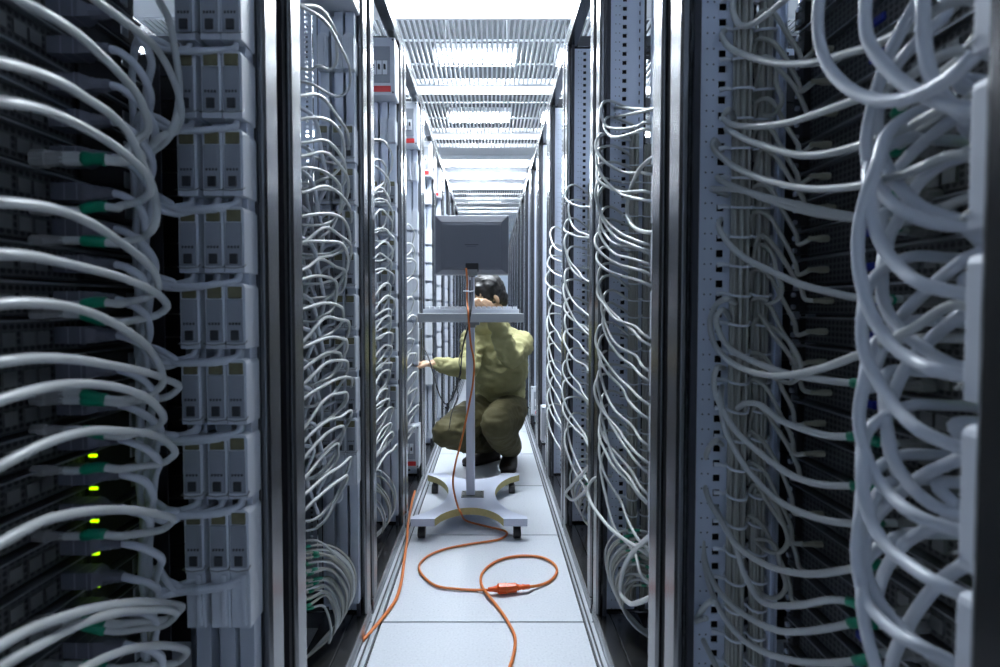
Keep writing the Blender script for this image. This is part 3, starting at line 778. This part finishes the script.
for sx in (-1,1):
    for y in (yf+.035, yb-.035):
        x = sx*(wf-.04)
        w = MB(); w.cyl((x,y,.045),(x,y,.058),.012,seg=12); w.prism([(x-.010,y-.012),(x+.010,y-.012),(x+.010,y+.016),(x-.010,y+.016)], .026, .046); cc = w.build('caster', M['dark'], cart, bevel=.002)
        w = MB(); w.cyl((x-.015,y-.006,.0235),(x+.015,y-.006,.0235),.0235,seg=18); w.build('wheel', M['black'], cc, bevel=.003)
m = MB(); m.box(-.03,.036,-.05,.05,.852,.866); m.box(-.013,.019,-.03,.13,.84,.852); m.build('tray_bracket', M['steel'], cart)
m = MB(); m.box(-.215,.218,-.115,.135,.866,.884); m.box(-.222,.225,-.122,-.112,.866,.904); m.box(-.222,-.214,-.115,.135,.866,.898); m.box(.217,.225,-.115,.135,.866,.898); 
m.box(-.218,-.205,-.117,-.105,.84,.868)
m.build('keyboard_tray', M['tray'], cart, bevel=.003)
tag(cart, 'white wheeled computer cart with a four-armed base, pole and keyboard tray', 'computer cart')
# pole passes through the tray opening behind the front lip
kb = empty('keyboard', (CX, CY+.035, .888))
m = MB(); m.prism([(-.085,0),(.085,0),(.085,.012),(-.085,.034)], -.208, .210, axis='x'); m.build('case', M['white'], kb, bevel=.002)
rows = 6
for rI in range(rows):
    m = MB(); y = -.075+rI*.0265; zt = .034-.022*(y+.085)/.17
    off = [0,.006,.010,.014,.0,.004][rI]
    for cI in range(18):
        x = -.200+cI*.0225
        if x > .185: continue
        m.prism([(x+off*.4,y),(x+off*.4+.018,y),(x+off*.4+.018,y+.019),(x+off*.4,y+.019)], zt-.004, zt+.012)
    m.build('key_row', M['key'], kb, bevel=.001)
tag(kb, 'white computer keyboard lying on the cart tray', 'keyboard')
# monitor seen from behind
mo = empty('computer_monitor', (CX+.003, CY-.03, 1.071))
W2, Hh = .163, .262
def ringprism(mb, rects):
    n0 = len(mb.v)
    for (x0,x1,z0,z1,y) in rects: mb.v += [(x0,y,z0),(x1,y,z0),(x1,y,z1),(x0,y,z1)]
    for k in range(len(rects)-1):
        for j in range(4): mb.f.append((n0+4*k+j,n0+4*k+(j+1)%4,n0+4*k+4+(j+1)%4,n0+4*k+4+j)); mb.m.append(0)
    e = n0+4*(len(rects)-1); mb.f.append((e,e+1,e+2,e+3)); mb.m.append(0); mb.f.append((n0+3,n0+2,n0+1,n0)); mb.m.append(0)
m = MB(); ringprism(m, [(-W2,W2,0,Hh,.045),(-W2,W2,0,Hh,.02),(-W2+.003,W2-.003,.003,Hh-.003,.006),(-W2+.032,W2-.032,.022,Hh-.034,-.008)])
m.build('back_shell', M['mon'], mo, bevel=.0015)
m = MB(); m.box(-W2+.038,W2-.038,-.014,-.007,.028,Hh-.042); m.build('rear_panel', M['mon'], mo, bevel=.002)
m = MB(); m.box(-.026,.030,-.020,-.0135,.012,.050); m.build('cable_recess', M['black'], mo)
m = MB(); m.box(-.03,.034,-.024,-.0135,.0495,.054); m.build('recess_lip', M['mon'], mo)
m = MB(); m.box(-W2+.012,W2-.012,.044,.048,.014,Hh-.014); m.build('screen', M['black'], mo)
m = MB(); m.box(-.02,.026,-.026,-.018,-.004,.022); m.box(-.012,.014,-.02,.02,-.010,.004); m.build('mount', M['steel'], mo)
m = MB(); m.box(-.030,.030,-.0146,-.0138,.128,.131); m.box(-.022,.020,-.0146,-.0138,.122,.1235); m.build('embossed_mark', M['frame_in'], mo)
tag(mo, 'grey flat monitor seen from behind on top of the cart pole', 'monitor')

# ------------------------------------------------------------------ cords on the floor
def F_(a, b, z=.0065): return PZ(a, b, z)
top = [PY(466,268,2.207), PY(467,278,2.207), PY(467,300,2.207), PY(468,310,2.135), PY(469,325,2.135), PY(471,345,2.160), PY(474,362,2.185), PY(473,382,2.190), PY(468,410,2.185), PY(462,438,2.185), PY(455,466,2.180), PY(453,485,2.170)]
mid = [PZ(458,507,.096), PZ(461,513,.090), F_(467,521), F_(485,526), F_(505,531), F_(507,534), F_(500,539), F_(470,544), F_(445,549), F_(428,556), F_(419,566), F_(424,577), F_(437,586), F_(458,589), F_(478,590)]
cable('extension_cord', [F_(528,587,.016), F_(540,585), F_(550,581), F_(557,571), F_(553,563), F_(540,557), F_(517,556), F_(497,561), F_(483,572), F_(481,583), F_(488,595,.012), F_(497,606), F_(508,622), F_(515,638), F_(513,657), F_(505,680), F_(490,740)], .0046, M['orange'],
      'orange extension cord running along the floor to the viewer with a socket end', 'extension cord', seg=10, grp=None)
oc = cable('extension_cord', top+mid+[F_(490,590,.016)], .0042, M['orange'], 'orange cord hanging down the cart pole and curling on the floor', 'extension cord', None, seg=10)
# inline connector
c0, c1 = F_(488,589.5,.018), F_(530,586.5,.018); ax = (c1-c0)
cn = empty('cable_connector', tuple(F_(508,588,.0)))
def inpt(t): return c0+ax*t-Vector(cn.location)
m = MB(); m.tube([inpt(t) for t in (.22,.25,.42,.44,.66,.70)], [.012,.0168,.0168,.0150,.0150,.010], 8); m.build('socket_body', M['orangep'], cn, bevel=.001)
m = MB(); m.tube([inpt(t) for t in (0,.02,.10,.22)], [.0055,.007,.0075,.011], 10); m.build('plug_boot', M['orangep'], cn, smooth=True)
m = MB(); m.tube([inpt(t) for t in (.68,.80,.82,.86,.88,.98,1.0)], [.0105,.0075,.0088,.0088,.0075,.0072,.0055], 10); m.build('socket_boot', M['orangep'], cn, smooth=True)
m = MB(); m.tube([inpt(t) for t in (.425,.438)], [.0176,.0176], 8); m.build('collar', M['orange'], cn)
tag(cn, 'bright orange plug and socket joined on the floor tiles', 'cable connector')
cable('extension_cord', [PX(416,488,-.365), PX(412,502,-.345), PX(408,525,-.330), PX(407,540,-.318), PX(404,562,-.308), F_(401,583,.012), F_(396,599), F_(388,611), F_(380,621), F_(374,628), F_(367,636), F_(360,642)], .0052, M['orange'],
      'orange cord dropping from the left rack base onto the floor edge', 'extension cord', None, seg=10)
cable('black_cord', [PY(470,280,2.205), PY(470,300,2.207), PY(470,312,2.135), PY(469,324,2.135), PY(463,346,2.165), PY(460,373,2.3), PY(453,396,2.36), PY(446,404,2.40), PY(440,396,2.42), PY(434,376,2.45), PY(428,356,2.5), PX(420,345,-.37)], .0032, M['bcord'],
      'black cord looping from the cart tray to the left racks', 'cord', None)
cable('black_cord', [PY(472,276,2.207), PY(472,300,2.207), PY(471,312,2.135), PY(468,326,2.135), PY(464,340,2.145), PY(462,352,2.185), PY(459,362,2.185), PY(461,372,2.175), PY(457,384,2.185), PY(458,396,2.205), PY(452,412,2.3), PY(449,430,2.38)], .0022, M['bcord'],
      'thin wavy black cord hanging beside the cart pole', 'cord', None)
m = MB(); pts = [PY(471,291,2.197), PY(465,291.5,2.195), PY(463.5,292,2.207)]; 
mb = MB(); mb.tube([PY(463.5,291,2.203),PY(465,291,2.196),PY(470,291.5,2.196),PY(474,291,2.203)], .003, 8); tag(mb.build('cable_tie', M['tie'], origin=PY(468,291,2.200)), 'white tie strapping the cords to the cart pole', 'cable tie')

# ------------------------------------------------------------------ the person
def bake(o, voxel, smooth=6, fold=None):
    r = o.modifiers.new('r','REMESH'); r.mode = 'VOXEL'; r.voxel_size = voxel; r.use_smooth_shade = True
    s = o.modifiers.new('s','SMOOTH'); s.factor = .5; s.iterations = smooth
    dg = bpy.context.evaluated_depsgraph_get(); ev = o.evaluated_get(dg)
    me = bpy.data.meshes.new_from_object(ev); o.modifiers.clear(); mats = list(o.data.materials)
    old = o.data; o.data = me
    me.materials.clear(); [me.materials.append(x) for x in mats]
    for p in me.polygons: p.use_smooth = True; p.material_index = 0
    if fold:
        fold(me)
    me.update(); return o
def limb(mb, pts, sc=None):
    for (p0,r0),(p1,r1) in zip(pts, pts[1:]):
        p0, p1 = Vector(p0), Vector(p1); n = max(2, int((p1-p0).length/(min(r0,r1)*.45)))
        for i in range(n+1):
            t = i/n; mb.sphere(p0.lerp(p1,t), r0+(r1-r0)*t, 12, 8)
def ell(mb, c, r, sc, R=None): mb.sphere(c, r, 16, 12, sc, R=R)
HC = Vector((-.014, 2.80, .978))                       # head centre
fwd = Vector((-.80,-.42,-.42)).normalized(); side = fwd.cross(Vector((0,0,1))).normalized(); upv = side.cross(fwd).normalized()
HR = Matrix((side, fwd, upv)).transposed()            # local x: his right, y: forward, z: up
def hp(x, y, z): return HC + HR @ Vector((x,y,z))
shL = PY(521,344,2.84); shR = PY(473,340,2.84)        # his left / right shoulder
neck = PY(497,323,2.88)
elL = PY(510,357,2.62); wrL = PY(493,317,2.50)
elR = PY(469,369,2.70); wrR = PY(433,364,2.66)
hipc = PY(497,408,3.02)
hipA = PY(484,410,2.98); kneeA = PY(447,433,2.62); ankA = PY(489,450,3.08)
hipB = PY(510,408,3.00); kneeB = PY(496,424,2.62); ankB = PY(510,452,3.0)
ankA.z = .085; ankB.z = .095
# body
b = MB()
ell(b, hp(0,-.008,.030), .088, (.86,1.06,.98), HR); ell(b, hp(0,.030,-.035), .066, (.84,1.0,1.15), HR); ell(b, hp(0,.062,-.085), .030, (1.1,.9,.8), HR)
ell(b, hp(0,.100,-.025), .014, (.8,1.1,1.6), HR); ell(b, hp(0,.094,.010), .010, (.8,1,1.6), HR)      # nose
ell(b, hp(0,.086,-.062), .014, (1.7,.7,.5), HR); ell(b, hp(0,.086,-.072), .012, (1.5,.7,.5), HR)      # lips
for s in (-1,1):
    ell(b, hp(s*.078,-.012,-.012), .020, (.35,.75,1.35), HR); ell(b, hp(s*.080,-.012,-.030), .009, (.5,1,1), HR)
    ell(b, hp(s*.032,.080,.016), .012, (1.4,.7,.9), HR); ell(b, hp(s*.034,.080,.034), .011, (1.7,.7,.5), HR)
limb(b, [(hp(0,-.03,-.05), .052), (neck, .056)])
ch = (shL+shR)/2
limb(b, [(neck,.055),(ch+Vector((.01,.04,-.05)),.09),(hipc+Vector((0,0,.08)),.09)])
limb(b, [(ch,.05),(shL,.045),(elL,.036),(wrL,.025)]); limb(b, [(ch,.05),(shR,.045),(elR,.036),(wrR,.024)])
def hand(mb, wrist, d, pn, ln=.088, curl=.5, flip=1):
    """palm from the wrist along d with palm normal pn, four fingers and a thumb"""
    d = Vector(d).normalized(); pn = (Vector(pn) - d*Vector(pn).dot(d)).normalized(); s = d.cross(pn)*flip
    c = wrist + d*.045
    for q in range(4):
        a = wrist + s*((q-1.5)*.014); k = wrist + d*(ln-.006*abs(q-1)) + s*((q-1.5)*.020)
        limb(mb, [(a,.013),(k,.0115)])
        L = [.040,.046,.043,.033][q]; p = k; dd = d.copy(); r = .0095
        for j in range(3):
            dd = (dd*math.cos(curl*(.6+.25*j)) + pn*math.sin(curl*(.6+.25*j))).normalized() if True else dd
            nx = p + dd*L*(1,.68,.55)[j]; limb(mb, [(p,r),(nx,r*.92)]); p = nx; r *= .92
    t0 = wrist + d*.022 - s*.028; t1 = t0 + (d*.6 - s*.75 + pn*.3).normalized()*.036; t2 = t1 + (d*.9 - s*.2 + pn*.4).normalized()*.030
    limb(mb, [(wrist+d*.008-s*.012,.014),(t0,.013),(t1,.011),(t2,.0095)])
hand(b, wrL+Vector((-.004,-.006,.014)), Vector((-.50,-.42,.62)), Vector((-.2,-.7,-.75)), ln=.078, curl=.62)
hand(b, wrR+Vector((-.010,0,0)), Vector((-1,.05,.08)), Vector((0,0,-1)), ln=.080, curl=.45, flip=-1)
person = b.build('person', M['skin']); bake(person, .0042, 3)
tag(person, 'person crouching behind the cart in a khaki sweater and olive trousers, reaching to the keyboard', 'person')
# hair
h = MB(); ell(h, hp(0,-.020,.042), .098, (.88,1.02,.96), HR); ell(h, hp(0,-.060,-.012), .072, (1.0,.72,1.05), HR); ell(h, hp(0,-.066,-.050), .052, (1.0,.55,.8), HR); ell(h, hp(0,.045,.085), .044, (1.3,.9,.6), HR)
for s in (-1,1): ell(h, hp(s*.060,.016,.030), .034, (.6,1.0,1.0), HR)
h.v = [tuple(Vector(v)) for v in h.v]
hair = h.build('hair', M['hair'], person)
def hairfold(me):
    for v in me.vertices:
        v.co += v.normal*(.006*noise.noise(v.co*38)+.003*noise.noise(v.co*110))
        L = HR.transposed() @ (v.co-HC)
bake(hair, .006, 3, hairfold)
def folds(amp, sc, anis):
    def fn(me):
        for v in me.vertices:
            c0 = v.co; q = Vector((c0.x*anis[0], c0.y*anis[1], c0.z*anis[2]))
            a = noise.noise(q*sc); bb = noise.noise(q*sc*2.3+Vector((5,1,2)))
            v.co = c0 + v.normal*(amp*(1-abs(a)*2.2) + amp*.45*bb)
    return fn
# sweater
s = MB()
waist = hipc+Vector((.005,-.02,.085))
ell(s, ch+Vector((.012,.045,-.055)), .150, (1.08,.74,1.0)); ell(s, ch+Vector((.02,.055,-.15)), .145, (1.08,.78,1.1)); ell(s, waist+Vector((.005,0,.065)), .145, (1.06,.80,1.0)); ell(s, waist+Vector((.006,.0,.0)), .142, (1.08,.82,.55))
ell(s, PY(483,329,2.82), .050, (1,1,.8)); limb(s, [(neck+Vector((.0,.012,-.008)), .066),(ch+Vector((.01,.02,-.02)),.085)])
limb(s, [(ch+Vector((.06,.01,-.01)),.075),(shL,.072),((shL+elL)/2,.066),(elL,.056),((elL+wrL)/2,.047),(wrL+(elL-wrL)*.16,.038)])
limb(s, [(ch+Vector((-.05,.01,-.01)),.075),(shR,.068),((shR+elR)/2,.060),(elR,.052),((elR+wrR)/2,.044),(wrR+(elR-wrR)*.14,.034)])
sw = s.build('sweater', M['sweater'], person); bake(sw, .008, 5, folds(.010, 11, (1.6,1.0,2.2)))
# cuffs and waistband
m = MB()
for p, e, r in ((wrL, elL, .037),(wrR, elR, .034)):
    a = p+(e-p)*.10; c1_ = p+(e-p)*.24; m.tube([a, a.lerp(c1_,.5), c1_], [r*.98, r*1.05, r*1.1], 16)
m.build('cuffs', M['sweater'], person, smooth=True)
t = MB()
ell(t, hipc+Vector((.005,.0,.01)), .150, (1.08,.85,.78))
limb(t, [(hipA,.105),((hipA+kneeA)/2,.100),(kneeA,.074),((kneeA+ankA)/2,.070),(ankA+Vector((0,0,.02)),.052)])
limb(t, [(hipB,.105),((hipB+kneeB)/2+Vector((.01,0,-.01)),.104),(kneeB,.080),((kneeB+ankB)/2,.084),(ankB+Vector((0,-.02,.02)),.066)])
tr = t.build('trousers', M['trousers'], person); bake(tr, .008, 5, folds(.008, 10, (1.2,1.0,2.4)))
def shoe(a, toe, lab):
    d = Vector((toe[0],toe[1],0)).normalized(); sd = Vector((-d.y,d.x,0)); m = MB()
    secs = [(-.075,.034,.030,.060),(-.05,.044,.036,.085),(.0,.046,.036,.092),(.05,.050,.040,.074),(.10,.054,.044,.056),(.15,.052,.042,.046),(.185,.034,.028,.034)]
    n0 = 0; K = 12
    for (y, wl, wr, hh) in secs:
        for j in range(K):
            t = 2*PI*j/K; x = math.cos(t)*(wl); z = max(-1, math.sin(t)*1.25); z = (z+1)/2.25*hh
            m.v.append(tuple(Vector((a.x,a.y,0)) + d*y + sd*x + Vector((0,0,.003+z))))
    for i in range(len(secs)-1):
        for j in range(K): m.f.append((i*K+j, i*K+(j+1)%K, (i+1)*K+(j+1)%K, (i+1)*K+j)); m.m.append(0)
    m.f.append(tuple(range(K))[::-1]); m.f.append(tuple((len(secs)-1)*K+j for j in range(K))); m.m += [0,0]
    m.tube([Vector((a.x,a.y,.05)),Vector((a.x,a.y,.085)),Vector((a.x,a.y,.10))+d*-.005],[.036,.037,.038],12)
    o = m.build('shoe', M['shoe'], person, smooth=True)
    sm = o.modifiers.new('s','SUBSURF'); sm.levels = 1; sm.render_levels = 1
    q = MB(); pts = [(-.08,-.02),(-.06,-.036),(.05,-.042),(.12,-.046),(.17,-.036),(.192,0),(.17,.036),(.12,.046),(.05,.042),(-.06,.036),(-.08,.02)]
    q.prism([((Vector((a.x,a.y,0))+d*p+sd*r_).x, (Vector((a.x,a.y,0))+d*p+sd*r_).y) for p, r_ in pts], .0, .012); q.build('sole', M['black'], o)
shoe(ankA, (-.8,-.6), ''); shoe(ankB, (-.12,-1), '')

# ------------------------------------------------------------------ light
w = bpy.data.worlds.new('world'); bpy.context.scene.world = w; w.use_nodes = True
w.node_tree.nodes['Background'].inputs[0].default_value = (.55,.7,1,1); w.node_tree.nodes['Background'].inputs[1].default_value = .03
vs = bpy.context.scene.view_settings
vs.view_transform = 'Standard'; vs.look = 'None'; vs.gamma = 1; vs.use_curve_mapping = False; vs.exposure = 0.25
